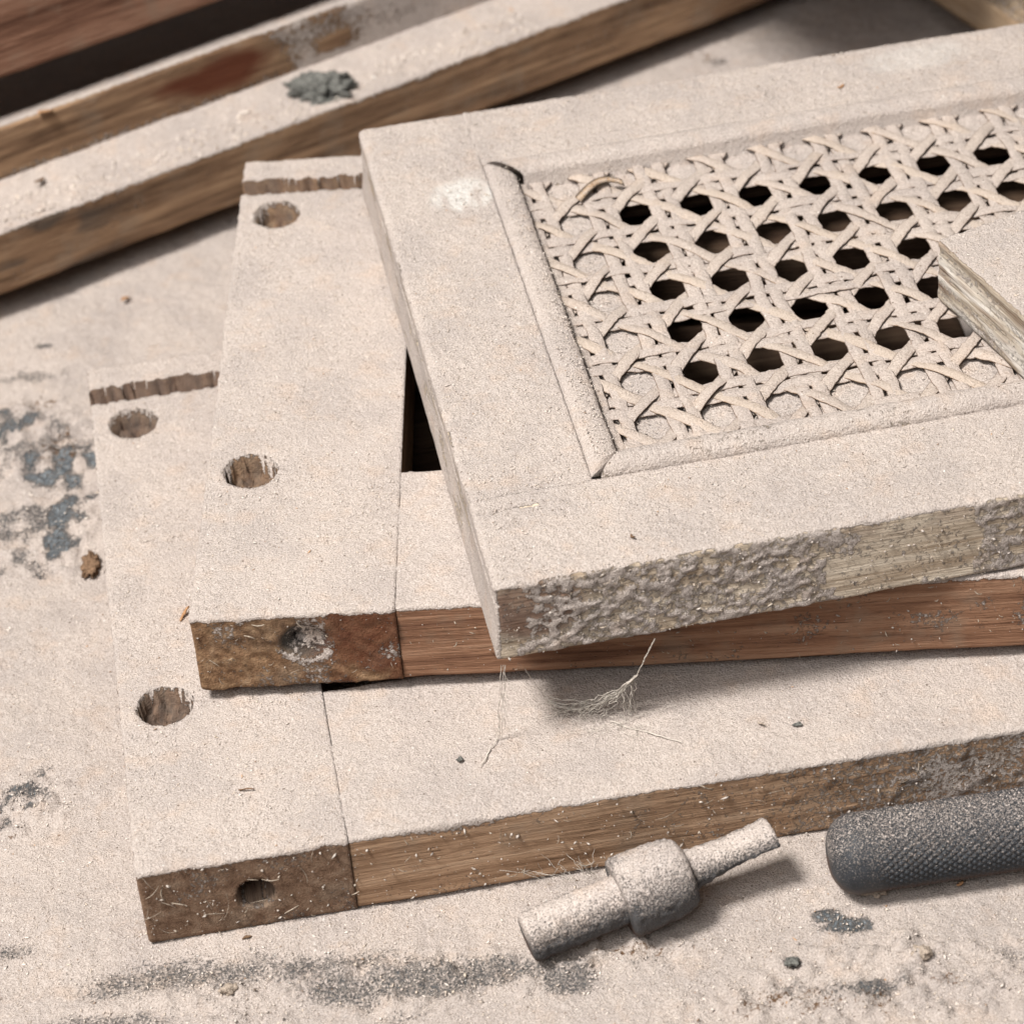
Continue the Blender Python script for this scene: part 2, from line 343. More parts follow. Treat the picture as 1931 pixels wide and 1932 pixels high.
def build_table():
    xs = np.concatenate([np.arange(-330, -172, 3), np.arange(-172, 200, .85), np.arange(200, 330, 3)])
    ys = np.concatenate([np.arange(420, 480, 2.5), np.arange(480, 660, .85), np.arange(660, 1010, 1.25), np.arange(1010, 1200, 4)])
    X, Y = np.meshgrid(xs, ys, indexing='ij'); nx, ny = X.shape
    Xf, Yf = X.ravel(), Y.ravel(); Z, rough = table_z(Xf, Yf)
    bare = np.zeros_like(Xf); jx = (fbm(Xf, Yf, 0*Xf, .13, 4, 50)-.5)*2.2; jx2 = (fbm(Xf, Yf, 0*Xf, .2, 3, 51)-.5)*2.8
    for (a, s, g) in (((20, 815, 55, 45), .9, 0), ((118, 880, 70, 42), 1, 0), ((140, 960, 50, 30), 1, 0), ((95, 1010, 55, 38), .95, 0), ((60, 705, 60, 12), .5, 0), ((60, 1495, 75, 22), .75, .9), ((12, 1545, 25, 20), .7, 0),
                   ((420, 1838, 380, 38), .56, 0), ((780, 1848, 430, 38), .6, 0), ((60, 850, 120, 90), .55, 0), ((90, 990, 110, 70), .6, 0), ((1070, 1845, 80, 34), .6, 0), ((1580, 1742, 62, 26), .85, 0), ((1640, 1862, 110, 20), .7, 0), ((1495, 1813, 22, 10), .9, 0), ((1905, 1800, 50, 30), .4, 0), ((80, 652, 22, 8), .7, 0), ((1490, 1862, 60, 16), .4, 0),
                   ((200, 1930, 160, 26), .55, 0), ((20, 1790, 60, 14), .5, 0), ((760, 1915, 70, 14), .4, 0), ((1340, 118, 30, 10), .5, 0), ((1545, 102, 26, 9), .7, 0)):
        bare = np.maximum(bare, s*sm(1.25, .25, patch(*a, Xf, Yf, g)+(jx*.45 if a[1] > 1780 else jx2)))
    brown = np.zeros_like(Xf)
    for a in ((165, 1075, 26, 22), (70, 760, 60, 20), (130, 850, 60, 40), (20, 1580, 30, 20), (1200, 1790, 160, 14), (1600, 1880, 260, 30), (1340, 105, 40, 22)): brown = np.maximum(brown, .55*sm(1.4, .2, patch(*a, Xf, Yf)+jx))
    Z = Z-.5*np.clip(bare, 0, 1)
    g = np.arange(nx*ny).reshape(nx, ny); Fc = np.stack([g[:-1, :-1], g[1:, :-1], g[1:, 1:], g[:-1, 1:]], -1).reshape(-1, 4)
    mesh('workbench_top', np.c_[Xf, Yf, Z], Fc, M_TABLE, attrs={'bare': bare, 'brown': brown}, kind='structure', label='workbench top buried in pale sawdust with grey bare patches')
build_table()

# ------------------------------------------------------------------ lower and middle frames
W, RAIL, LN, TH = 51.5, 55.2, 211., 24.
HU, HV1, HV2 = 11.6, 58.8, 181.
def make_frame(name, P, rz, mst, mrl, seed, front_feat, rail_feat, label, zrail=0., length=250, grp='dusty frames stacked flat'):
    e = empty(name, P, rz, label=label, cat='frame', group=grp)
    def st_feat(Pv, B, I, n, A):
        hole_top(Pv, B, I, n, A, (HU, HV1), 7.25, 6.5, seed); hole_top(Pv, B, I, n, A, (HU, HV2), 7.0, 6., seed+1)
        groove(Pv, B, I, n, A, 192.8, 199.4, 6.5, TH, seed+2)
        if front_feat: front_feat(Pv, B, I, n, A)
    board('stile', e, (0, 0, 0), (W, LN, TH), mst, seed=seed, feat=st_feat, flat='' if name == 'x' else 'X')
    board('rail', e, (W+.16, .3, .1), (length, RAIL, TH-.15+zrail), mrl, seed=seed+30, flat='x', feat=rail_feat)
    board('rail', e, (W+.22, 150, .1), (length, 206, TH-.4), M_SHADE, res=2.5, zres=3, seed=seed+40, dusty=.05, side=0, label='rail under the door coloured dark in place of shade' if seed > 200 else None)
    board('stile', e, (length+.2, 0, 0), (length+W, LN, TH), mst, res=2.5, zres=3, seed=seed+50)
    a = ((HU, HV1, 7), (HU, HV2, 7))
    p = np.concatenate([scatter(9000, .5, W-.5, .5, 191, TH+.1, seed+60, a), scatter(300, .5, W-.5, 200, LN-.5, TH+.1, seed+61), scatter(8500, W+1, length-40, 1.2, RAIL-1, TH-.4+zrail, seed+62)])
    grains('dust_grains', e, p, (.12, .3), seed+63)
    return e
def close_joint(P, B, I, v1, seed):
    le = I[:, 0] == 0; g = fbm(B[:, 0], B[:, 1], 0*B[:, 0], .25, 3, seed)
    k = le & ((B[:, 1] < v1) | (g > .56)) & (B[:, 1] > 2) & (B[:, 2] > 15); P[k, 0] -= .3
def fbmB(B, s, o, seed): return fbm(B[:, 0], B[:, 1], B[:, 2], s, o, seed)
def L_front(P, B, I, n, A):
    fr = I[:, 1] == 0; c = (27.7, 11.2); R = 4.75
    d = np.hypot(B[:, 0]-c[0], B[:, 2]-c[1])
    sn = fr & (np.abs(d-R) < .42)
    for ax, cc in ((0, c[0]), (2, c[1])): P[sn, ax] = cc+(B[sn, ax]-cc)*(R/np.maximum(d, .01))[sn]
    ins = fr & (d < R-.3); P[ins, 1] += 22; A['dust'][ins] = -1.5; A['stain_shade'][ins] = .6; A['red'][ins] = .5  # hole interior coloured near black to imitate the shade inside
    A['dust'][fr & (d > R-.3)] += (.24*sm(.45, .7, fbmB(B, .07, 3, 71))*sm(6, 12, d)-.02+.10*sm(.55, 1, B[:, 2]/24))[fr & (d > R-.3)]
    A['dust'][sn] = .05; A['stain_shade'][sn] = .3; A['dust'][sn & (B[:, 2] < c[1]-3)] = .5; A['dust'][fr & (d < 6) & (d > R) & (B[:, 2] > c[1]-2)] = .1
def L_rail(P, B, I, n, A):
    close_joint(P, B, I, 33, 860)
    fr = I[:, 1] == 0
    A['dust'][fr] += (.24*sm(120, 190, B[:, 0])+.1*sm(.5, .7, fbmB(B, .08, 3, 81)))[fr]
    g = fr & (B[:, 0] < 110); A['dust'][g] = np.maximum(A['dust'][g], .75*sm(7.5*sm(0, 30, B[g, 0]-48)*sm(112, 80, B[g, 0])*(.3+fbmB(B, .12, 3, 83)[g]), 0, 24-B[g, 2]))
    A['stain_shade'][fr] += (.05*sm(110, 200, B[:, 0])*sm(.45, .65, fbmB(B, .06, 3, 84)))[fr]
    P[fr, 1] -= (.5*sm(.55, .8, fbmB(B, .3, 3, 85))*sm(120, 190, B[:, 0]))[fr]
def M_front(P, B, I, n, A):
    fr = I[:, 1] == 0; d = np.hypot((B[:, 0]-27.8)/1.1, B[:, 2]-14.5)+2*(fbmB(B, .3, 3, 90)-.5)
    A['stain_shade'][fr] = (.85*sm(6.6, 4.6, d)+.25*sm(20, 8, d)*sm(-1, 3, B[:, 2]-12))[fr]
    A['dust'][fr] += (.10*sm(5.6, 4.2, d)+.34*sm(5., 6., d)*sm(8, 6, d)*sm(1, -4, B[:, 2]-14.5)+.05+.2*sm(.45, .65, fbmB(B, .1, 3, 91)))[fr]
    A['red'][fr] = (.7*sm(24, 40, B[:, 0])*sm(.35, .6, fbmB(B, .08, 3, 92)))[fr]
    P[fr, 1] += (1.6*sm(6, 3.5, d)-.8*(fbmB(B, .5, 3, 94)-.4)-1.0*np.maximum(0, fbm(B[:, 0]+B[:, 2], B[:, 0]*.2-B[:, 2]*.2, 0*d, .35, 3, 95)-.5)*2)[fr]
    dd = np.hypot(B[:, 0]-26.2, B[:, 2]-15); P[fr, 1] += (3*sm(1.9, 1., dd))[fr]
def M_rail(P, B, I, n, A):
    close_joint(P, B, I, 0, 861); close_joint(P, B, I, 28, 862)
    fr = I[:, 1] == 0
    A['dust'][fr] += (.22*sm(.55, .75, fbmB(B, .09, 3, 101))*sm(60, 200, B[:, 0]))[fr]
lowF = make_frame('wooden_frame', (-97.6, 534.02, .1), .105, M_L_ST, M_L_RL, 100, L_front, L_rail, 'lowest wooden frame with a round dowel hole in its front end')
midF = make_frame('wooden_frame', (-82.5, 594.43, 27.46), -.056, M_M_ST, M_M_RL, 300, M_front, M_rail, 'middle wooden frame with a grey filled plug in its front end, under the cane door')
# thin slips that hold the middle frame off the lower one
def slip(u, v, a, lx, ly, label, mat=M_CHIPD, h=3.1):
    P = back(u, v, 24.3) if u > 300 else (u, v, 24.3)
    rot = (0, 0, a)
    o = board('wood_slip', None, (-lx, -ly, 0), (lx, ly, h), mat, res=1.2, zres=1, r=.4, seed=int(abs(u))+3, dusty=.3, label=label, cat='wood slip', group='slips between the frames')
    o.location = Vector((P[0], P[1], 24.25))*S; o.rotation_euler = rot

slip(-60, 615, .2, 9, 4, 'wood slip hidden under the left end of the middle frame')
slip(70, 595.5, -.05, 10, 5.5, 'dark wood slip wedged in the gap under the front edge of the middle frame', h=3.05)

# ------------------------------------------------------------------ the cane door on top
TZ, TT, TL, TW = 51.75, 23.3, 250., 213.3
door = empty('cane_door', (-5.63, 567.9, TZ), .134, label='dusty cupboard door with woven cane panel lying on top of the stack', cat='cabinet door')
def T_front(P, B, I, n, A):
    fr = I[:, 1] == 0; x, z = B[:, 0], B[:, 2]
    edge = x+(fbm(x, 0*x, z, .12, 3, 120)-.5)*22
    cr = sm(4, 20, edge)*sm(92, 74, edge)*(.55+.45*sm(23, 17, z))
    cr = np.maximum(cr, .75*sm(6, 3, z)*sm(70, 55, edge)*sm(2, 8, x)); cr2 = .6*sm(.54, .66, fbm(x, 0*x, z, .055, 3, 121))*sm(90, 110, x)
    cr = np.maximum(cr, cr2)
    big = fbm(x*.7, 0*x, z, .75, 4, 122)
    mid = fbm(x*.7+z*.3, 0*x, z, .45, 3, 126)
    P[fr, 1] -= (cr*(np.maximum(big-.36, 0)*1.1+np.maximum(mid-.4, 0)*.9))[fr]
    A['dust'][fr] = np.where(cr > .25, .47+.9*(big-.42)+.5*(mid-.5), A['dust']+.10+.3*(mid-.5))[fr]
    A['stain_shade'][fr] = (.45*sm(40, 8, x)*sm(.35, .6, fbm(x, 0*x, z, .1, 3, 123))+.35*sm(26, 20, x)*0)[fr]
    A['red'][fr] = (.6*sm(15, 9, np.hypot(x-9, (z-15)*1.3))+.25*sm(.5, .7, fbm(x, 0*x, z*2, .07, 3, 124))*sm(60, 90, x)*sm(15, 21, z))[fr]
    tp = I[:, 2] == n[2]
    q = np.abs(B[:, 1]-28.6-.05*(x-9)-1.6*(fbm(x, 0*x, 0*x, .2, 2, 127)-.5))
    ck = tp & (q < .45) & (x > 1) & (x < 18) & (fbm(x, 0*x, 0*x, .5, 2, 128) > .36); P[ck, 2] -= 1.3; A['dust'][ck] = .2
def T_stile(P, B, I, n, A):
    tp = I[:, 2] == n[2]; x, y = B[:, 0], B[:, 1]
    d = np.hypot((x-22.5)/10.5, (y-170)/9)+.5*(fbm(x, y, 0*x, .12, 3, 130)-.5)
    A['pale'][tp] = (.9*sm(1.15, .7, d)*sm(.22, .5, fbm(x, y*.25, 0*x, .35, 3, 131)))[tp]
    P[tp, 2] -= (.3*sm(1.1, .7, d))[tp]
    le = I[:, 0] == 0; z = B[:, 2]
    A['dust'][le] = (.82-.35*sm(.55, .7, fbm(x, y*.2, z, .4, 3, 132)))[le]
    P[le, 0] += (.9*sm(.9, .2, np.abs(z-17.5)) - .9*sm(12, 2, z)-.4)[le]
    A['dust'][le] -= (.45*sm(.7, .2, np.abs(z-17.5))*sm(.4, .6, fbm(x, y, z, .15, 3, 133)))[le]
def T_left(P, B, I, n, A):
    T_front(P, B, I, n, A); le = I[:, 0] == 0; z = B[:, 2]; A['dust'][le] = .8
    P[le, 0] += (.9*sm(.9, .2, np.abs(z-17.5)) - .9*sm(12, 2, z)-.4)[le]
def T_back(P, B, I, n, A):
    tp = I[:, 2] == n[2]; x, y = B[:, 0], B[:, 1]
    d = np.hypot((x-165)/16, (y-203)/7)+.8*(fbm(x, y, 0*x, .12, 3, 140)-.5); A['pale'][tp] = (.35*sm(1.2, .5, d))[tp]
board('rail', door, (0, 0, 0), (TL, 34.1, TT), M_T, res=.62, zres=.5, seed=401, r=1.2, feat=T_left, flat='Y')
board('stile', door, (0, 33.8, -.0), (30.9, TW, TT), M_T_Y, seed=402, r=1.3, flat='yX', feat=T_stile)
board('rail', door, (30.5, 183.9, .05), (TL, TW, TT), M_T, seed=403, r=1.1, feat=T_back, flat='x')
board('stile', door, (TL+.2, 0, 0), (TL+30, TW, TT), M_T_Y, res=3, zres=4, seed=404)
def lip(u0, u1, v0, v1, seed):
    board('rebate_ledge', door, (u0, v0, TT-11), (u1, v1, TT-4.9), M_SHADE, res=.8, zres=2, r=.4, seed=seed, bumpy=1.8, side=-.3)
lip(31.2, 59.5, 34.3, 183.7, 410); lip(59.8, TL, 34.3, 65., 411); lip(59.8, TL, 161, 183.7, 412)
def bead(a, b, inward, width, seed, flip, hk=2.7, dl=.95, g0=.95):
    """half round moulding from a to b (outer edge), mitred at both ends"""
    a = np.array(a, float); b = np.array(b, float); L = np.linalg.norm(b-a); t = (b-a)/L; nrm = np.array(inward, float)
    n = int(L/.8); m = 14; s = np.linspace(0, 1, n); V = []; dust = []; red = []
    for j in range(m+1):
        an = math.pi*j/m; q = width*(.5-.5*math.cos(an)); h = math.sin(an)**.8
        ss = q*flip[0]+s*(L-q*flip[0]-q*flip[1])
        xy = a+np.outer(ss, t)+nrm*q
        w = (fbm(xy[:, 0], xy[:, 1], 0*s+j*.3, .18, 3, seed)-.5)
        f = fbm(xy[:, 0], xy[:, 1], 0*s, .6, 3, seed+2)-.5
        z = TT-1.0+h*hk+w*.9*h+f*.45
        if j == m: z = z-5.3
        if j == 0: z = z+g0-2.8*(w > .16)
        V.append(np.c_[xy+np.outer(w*.5, nrm), z]); dust.append(np.full(n, dl)+.5*w if 0 < j < m-0 else (.3 if dl < .9 else .7)+1.3*w); red.append(np.clip((.55 if dl < .9 else .1)+w, 0, .7) if j == m else 0*s)
    V = np.array(V); g = np.arange((m+1)*n).reshape(m+1, n)
    Fc = np.stack([g[:-1, :-1], g[:-1, 1:], g[1:, 1:], g[1:, :-1]], -1).reshape(-1, 4)
    if np.cross(np.r_[nrm, 0], np.r_[t, 0])[2] > 0: Fc = Fc[:, ::-1]
    caps = [tuple(g[:, 0]), tuple(g[::-1, -1])]
    base = [tuple(x) for x in Fc]+caps+[tuple(x) for x in np.stack([g[-1, :-1], g[-1, 1:], g[0, 1:], g[0, :-1]], -1)]
    N = (m+1)*n; z0 = np.zeros(N)
    mesh('bead_moulding', V.reshape(-1, 3), base, M_T, door, {'dust': np.concatenate(dust), 'stain_shade': z0, 'red': np.concatenate(red), 'pale': z0})
bead((30.95, 183.6), (30.95, 35.4), (1, 0), 8.2, 420, (1, 1), 2.2, .95, .5)
bead((33.0, 34.1), (TL, 34.1), (0, 1), 8.6, 421, (1, 0), 4.0, .72, -1.0)
bead((31.9, 183.7), (TL, 183.7), (0, -1), 9.2, 422, (1, 0), 3.2, .95, .1)
grains('dust_grains', door, np.concatenate([scatter(5500, 1, 200, 1, 33, TT+.1, 430), scatter(6000, 1, 30.5, 33, TW-1, TT+.1, 431), scatter(6500, 31, 205, 184, TW-1, TT+.1, 432), scatter(1500, 33, 39.5, 40, 180, TT+1.6, 433), scatter(1500, 40, 190, 36, 42, TT+1.6, 434),
    scatter(1500, 42, 59, 45, 172, TT-4.2, 435), scatter(1200, 59, 190, 45, 64, TT-4.2, 436)]), (.12, .3), 437)
# woven cane: pairs along and across, two sets of diagonals crossing between the holes
PX, PY, U0, V0 = 17.1, 19.1, 68.2, 151.4
CZ = TT-3.9
def strand(p0, p1, kind, seed, width=2.3):
    p0 = np.array(p0, float); p1 = np.array(p1, float); L = np.linalg.norm(p1-p0); n = max(3, int(L/1.15)); s = np.linspace(0, 1, n)
    xy = p0+np.outer(s, p1-p0); t = (p1-p0)/L; nr = np.array([-t[1], t[0]])
    a = (xy[:, 0]-U0)/PX; b = (xy[:, 1]-V0)/PY
    lat = (fbm(xy[:, 0], xy[:, 1], 0*s, .07, 2, seed)-.5)*1.7
    cx = np.cos(2*np.pi*a)          # +1 on a hole column, -1 between columns
    cy = np.cos(2*np.pi*b)
    if kind == 'h': z = .3-.2*cx
    elif kind == 'v': z = .55+.2*cy
    elif kind == 'd1': z = .45+.5*cx            # over the along pair, under the across pair
    else: z = .55-.55*cx
    z = z+(fbm(xy[:, 0], xy[:, 1], 0*s, .12, 2, seed+1)-.5)*.9
    sag = 0
    wv = width*(.86+.28*fbm(xy[:, 0], xy[:, 1], 0*s, .2, 2, seed+2)); tl = (fbm(xy[:, 0], xy[:, 1], 0*s, .08, 2, seed+3)-.5)*1.8
    prof = [(-.5, 0), (-.42, .34), (0, .52), (.42, .34), (.5, 0), (.3, -.12), (-.3, -.12)]
    V = []
    for q, h in prof:
        jit = (fbm(xy[:, 0], xy[:, 1], 0*s+q, .9, 2, seed+4)-.5)*.35
        V.append(np.c_[xy+np.outer(lat+q*wv+jit*(abs(q) > .4)*1.8, nr), CZ+z+h*.6+q*tl+jit*.6])
    V = np.array(V); m = len(prof); g = np.arange(m*n).reshape(m, n); gg = np.vstack([g, g[:1]])
    Fc = np.stack([gg[:-1, :-1], gg[1:, :-1], gg[1:, 1:], gg[:-1, 1:]], -1).reshape(-1, 4)[:, ::-1]
    du = np.array([.5, .9, 1., .9, .5, .05, .05])[:, None]-.15*(kind == 'd2')+0*s
    st = np.array([.75, .05, 0, .05, .75, .9, .9])[:, None]+0*s
    pl = np.full(m*n, {'h': .0, 'v': .05, 'd1': .3, 'd2': .65}[kind]*(.5+(seed*37 % 100)/100))
    mesh('cane_strand', V.reshape(-1, 3), [tuple(f) for f in Fc]+[tuple(g[:, 0]), tuple(g[::-1, -1])], M_CANE, door, {'dust': du.ravel(), 'stain_shade': st.ravel(), 'pale': pl})
UL, UH, VL, VH = 39.0, 222., 41.5, 176.
sd = 1000
for j in range(-2, 7):
    for o in (-.128, .128):
        v = V0-(j+.5)*PY+o*PY
        if VL < v < VH: sd += 9; strand((UL, v), (UH, v), 'h', sd, 4.3)
for i in range(-2, 10):
    for o in (-.135, .135):
        u = U0+(i+.5)*PX+o*PX
        if UL < u < UH: sd += 9; strand((u, VL), (u, VH), 'v', sd, 3.8)
for sg, kd in ((1, 'd1'), (-1, 'd2')):
    for k in range(-14, 24):
        # a = sg*b + (k+.5)
        pts = []
        for v in (VL, VH): pts.append(((sg*(v-V0)/PY+k+.5)*PX+U0, v))
        (ua, va), (ub, vb) = sorted(pts)
        def at(u): return va+(vb-va)*(u-ua)/(ub-ua)
        a0, a1 = max(ua, UL), min(ub, UH)
        if a1-a0 > 4: sd += 9; strand((a0, at(a0)), (a1, at(a1)), kd, sd, 3.6)
# a torn curl of cane near the top left corner of the panel
def curl():
    n = 18; s = np.linspace(0, 1, n); c = np.array([60., 166., 0]); V = []
    ctr = np.c_[54+14*s, 162+5.5*np.sin(s*2.2), CZ+1.5+1.6*np.sin(s*3.1)]
    nr = np.array([-.3, .95])
    for q, h in ((-1, 0), (0, .35), (1, 0), (0, -.15)):
        V.append(np.c_[ctr[:, :2]+np.outer(q*(1.9-1.1*s), nr), ctr[:, 2]+h*.6+q*.9*(s-.2)])
    V = np.array(V); g = np.arange(4*n).reshape(4, n); gg = np.vstack([g, g[:1]])
    Fc = np.stack([gg[:-1, :-1], gg[1:, :-1], gg[1:, 1:], gg[:-1, 1:]], -1).reshape(-1, 4)[:, ::-1]
    mesh('cane_strand', V.reshape(-1, 3), [tuple(f) for f in Fc]+[tuple(g[:, 0]), tuple(g[::-1, -1])], M_CANE, door, {'dust': np.full(4*n, .42), 'stain_shade': np.repeat([.1, .05, .2, .8], n), 'pale': np.ones(4*n)}, label='torn curl of bare cane')
curl()

# ------------------------------------------------------------------ offcut lying on the cane
ztop = TZ+CZ+1.6
A0 = back(1768, 452, ztop+19); A1 = back(1931, 598, ztop+19)
ang = math.atan2(A1[1]-A0[1], A1[0]-A0[0])
blk = empty('wood_offcut', (A0[0], A0[1], ztop), ang, label='short dusty wood offcut lying on the cane panel', cat='wood offcut')
def blk_feat(P, B, I, n, A):
    fr = I[:, 1] == 0; x, z = B[:, 0], B[:, 2]
    st = fbm(x*.15, 0*x, z, .5, 3, 500)
    A['dust'][fr] = (.30+.5*(st-.5)+.1*sm(13, 4, z))[fr]; A['pale'][fr] = (.55*sm(.40, .6, fbm(x*.12, 0*x, z, .55, 3, 501))*sm(17, 11, z+3*(st-.5)))[fr]
    P[fr, 1] += ((st-.5)*1.1)[fr]; A['red'][fr] = (.3*sm(.55, .7, fbm(x*.12, 0*x, z, .7, 3, 502)))[fr]
    le = I[:, 0] == 0; A['dust'][le] = .7
board('plank', blk, (0, 0, 0), (75, 37, 19), M_BLK, res=.6, zres=.6, seed=510, r=.9, feat=blk_feat)
grains('dust_grains', blk, scatter(2200, .5, 70, .5, 36.5, 19.1, 511), (.13, .36), 512)

# ------------------------------------------------------------------ back left: rebated beam with a plank on it
B0 = back(0, 559, 8.5); B1 = back(449, 387, 8.5); bang = math.atan2(B1[1]-B0[1], B1[0]-B0[0])
beam = empty('rebated_beam', (B0[0], B0[1], 8.5), bang, label='long rebated wooden beam lying diagonally behind the frames, red stains in its rebate', cat='beam')
def beam_feat(P, B, I, n, A):
    fr = I[:, 1] == 0; x, z = B[:, 0], B[:, 2]
    A['stain_shade'][fr] = (.7*sm(.5, .62, fbm(x*.4, 0*x, z, .13, 3, 600))*sm(40, 10, np.abs(x-15)))[fr]
    A['dust'][fr] -= .14
    A['dust'][fr] += (.25*sm(.5, .7, fbm(x*.4, 0*x, z, .2, 3, 601)))[fr]
def ledge_feat(P, B, I, n, A):
    beam_feat(P, B, I, n, A); tp = I[:, 2] == n[2]; x, y = B[:, 0], B[:, 1]
    P[tp, 2] += (2.4*sm(13, 24, y+4*(fbm(x, y, 0*x, .1, 2, 606)-.5)))[tp]
def edge_feat(P, B, I, n, A):
    fr = I[:, 1] == 0; x, z = B[:, 0], B[:, 2]; nn = fbm(x*.5, 0*x, z, .1, 3, 610)
    A['dust'][fr] = (.10+.4*sm(30, 22, z)+.5*(nn-.5)+.55*sm(110, 150, x+40*(nn-.5)))[fr]
    A['red'][fr] = (.95*sm(.9, .3, np.hypot((x-92)/40, (z-33)/10)+1.3*(nn-.5)))[fr]
LX = 330
board('ledge', beam, (-60, 0, 0), (LX, 24.6, 22.2), M_BEAM, res=1.1, zres=1.1, seed=620, r=1.3, feat=ledge_feat)
board('raised_edge', beam, (-60, 24.8, 0), (LX, 32, 41.5), M_BEAM, res=1.3, zres=1.3, seed=621, r=1.6, dusty=.92, feat=edge_feat)
grains('dust_grains', beam, scatter(2500, -20, 200, 1, 24, 22.4, 622), (.25, .8), 623)
plk = empty('wood_plank', (B0[0], B0[1], 8.5), bang, label='reddish brown plank raised above the beam at the top left corner', cat='plank')
board('plank', plk, (-90, 27, 56.5), (240, 150, 110), M_UP, res=1.6, zres=1.2, seed=630, r=1.2, side=.05)
for (x, lab) in ((-45, 'batten under the left end of the diagonal beam'), (324, 'batten under the far right end of the diagonal beam')):
    c = np.array([B0[0]+x*math.cos(bang)-20*math.sin(bang), B0[1]+x*math.sin(bang)+20*math.cos(bang)])
    o = board('support_batten', None, (-8, -16, -1), (8, 10, 8.3), M_CHIPD, res=3, zres=3, seed=640, label=lab, cat='batten', group='battens under the beam'); o.location = (c[0]*S, c[1]*S, 0); o.rotation_euler = (0, 0, bang)

for x in (-72, 215):
    o = board('support_batten', None, (-6, -10, -1), (6, 10, 64.7), M_CHIPD, res=3, zres=3, seed=645, label='upright batten holding up the reddish plank'+(' at the left end' if x < 0 else ' at the right end'), cat='batten', group='battens under the reddish plank')
    o.location = ((B0[0]+x*math.cos(bang)-70*math.sin(bang))*S, (B0[1]+x*math.sin(bang)+70*math.cos(bang))*S, 0); o.rotation_euler = (0, 0, bang)
# back right: a pale plank raised off the bench
zt = 16
C0 = back(1755, 0, zt); C1 = back(1835, 55, zt); ca = math.atan2(C1[1]-C0[1], C1[0]-C0[0])
tr = empty('wood_plank', (C0[0], C0[1], zt-.0), ca, label='pale wooden plank behind the cane door at the top right corner', cat='plank')
board('plank', tr, (-90, 0, 0), (60, 60, 14), M_TR, res=1.6, zres=1.6, seed=650, r=1., dusty=.45, side=.1)
o = board('support_batten', None, (-10, -24, -1), (10, 24, zt-.3), M_CHIPD, res=3, zres=3, seed=651, label='batten under the pale plank at the top right', cat='batten'); q = np.array([math.cos(ca), math.sin(ca)]); r_ = np.array([-q[1], q[0]])
c = C0[:2]+q*38+r_*36; o.location = (c[0]*S, c[1]*S, 0); o.rotation_euler = (0, 0, ca)

up2 = board('wood_plank', None, (-150, 0, 0), (84, 150, 16), M_UP, res=3, zres=2.5, seed=655, label='raised plank above the pale plank, shading the bench at the top right', cat='plank'); up2.location = (50*S, 908*S, 100*S); up2.rotation_euler = (0, 0, math.atan2(-.826, .564))
for xl, yl, lab in ((-120, 30, 'near'), (-120, 110, 'far')):
    o = board('support_batten', None, (-7, -7, -1), (7, 7, 99.7), M_CHIPD, res=3, zres=5, seed=656, label='upright batten under the '+lab+' side of the raised plank', cat='batten', group='battens under the raised plank'); o.location = ((50+.564*xl+.826*yl)*S, (908-.826*xl+.564*yl)*S, 0)
# ------------------------------------------------------------------ tools
def lathe(name, parent, prof, mat, segs=96, shape=None, bump=None, dustfn=None):
    """surface of revolution about local x; prof = (x, radius)"""
    prof = np.array(prof, float); n = len(prof); a = np.linspace(0, 2*np.pi, segs, endpoint=False)
    X = np.repeat(prof[:, 0][:, None], segs, 1); R = np.repeat(prof[:, 1][:, None], segs, 1); Aa = np.repeat(a[None], n, 0)
    if bump is not None: R = R+bump(X, R, Aa)
    Yv, Zv = R*np.cos(Aa), R*np.sin(Aa)
    if shape: X, Yv, Zv = shape(X, Yv, Zv)
    g = np.arange(n*segs).reshape(n, segs); g2 = np.hstack([g, g[:, :1]])
    Fc = [tuple(f) for f in np.stack([g2[:-1, :-1], g2[:-1, 1:], g2[1:, 1:], g2[1:, :-1]], -1).reshape(-1, 4)[:, ::-1]]
    Fc += [tuple(g[0]), tuple(g[-1][::-1])]
    nz = np.sin(Aa); d = .44+.8*nz if dustfn is None else dustfn(X, Yv, Zv, nz)
    return mesh(name, np.stack([X, Yv, Zv], -1).reshape(-1, 3), Fc, mat, parent, {'dust': d.ravel(), 'stain_shade': sm(-.25, -.75, nz).ravel()*.8})  # undersides coloured darker, shade put into the metal colour
def dense(pts, step=.5):
    out = []
    for (x0, r0), (x1, r1) in zip(pts[:-1], pts[1:]):
        n = max(1, int(math.hypot(x1-x0, r1-r0)/step)); out += [(x0+(x1-x0)*i/n, r0+(r1-r0)*i/n) for i in range(n)]
    return out+[pts[-1]]
T0 = back(992, 1771, 6.2); T1 = back(1214, 1678, 10.2)
dv = T1-T0; tl = np.linalg.norm(dv); dirv = Vector(dv/tl)
tool = empty('punch_tool', T0, 0, label='sawdust coated steel tool bit with a thick collar lying on the bench', cat='tool bit')
yv = Vector((0, 0, 1)).cross(dirv).normalized(); zv = dirv.cross(yv)
tool.rotation_euler = Matrix((dirv, yv, zv)).transposed().to_euler()
rough = lambda X, R, A_: (fbm(X*1., R*np.cos(A_), R*np.sin(A_), 1., 3, 700)-.5)*1.1*(R > .3)
c0, c1 = tl-6.2, tl+11.6
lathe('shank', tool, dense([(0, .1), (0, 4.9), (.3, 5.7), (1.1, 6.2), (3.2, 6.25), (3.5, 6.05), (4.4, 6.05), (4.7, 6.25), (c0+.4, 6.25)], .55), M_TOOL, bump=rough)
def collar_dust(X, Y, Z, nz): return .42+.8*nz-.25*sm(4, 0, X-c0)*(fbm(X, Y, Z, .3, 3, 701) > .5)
lathe('collar', tool, dense([(c0-.1, 6.0), (c0, 8.9), (c0+.4, 9.6), (c0+1.1, 10.), (c0+4, 10.1), (c1-6, 9.9), (c1-3, 9.4), (c1-1.2, 8.6), (c1-.2, 7.5), (c1, 5.)], .55), M_TOOL, bump=rough, dustfn=collar_dust)
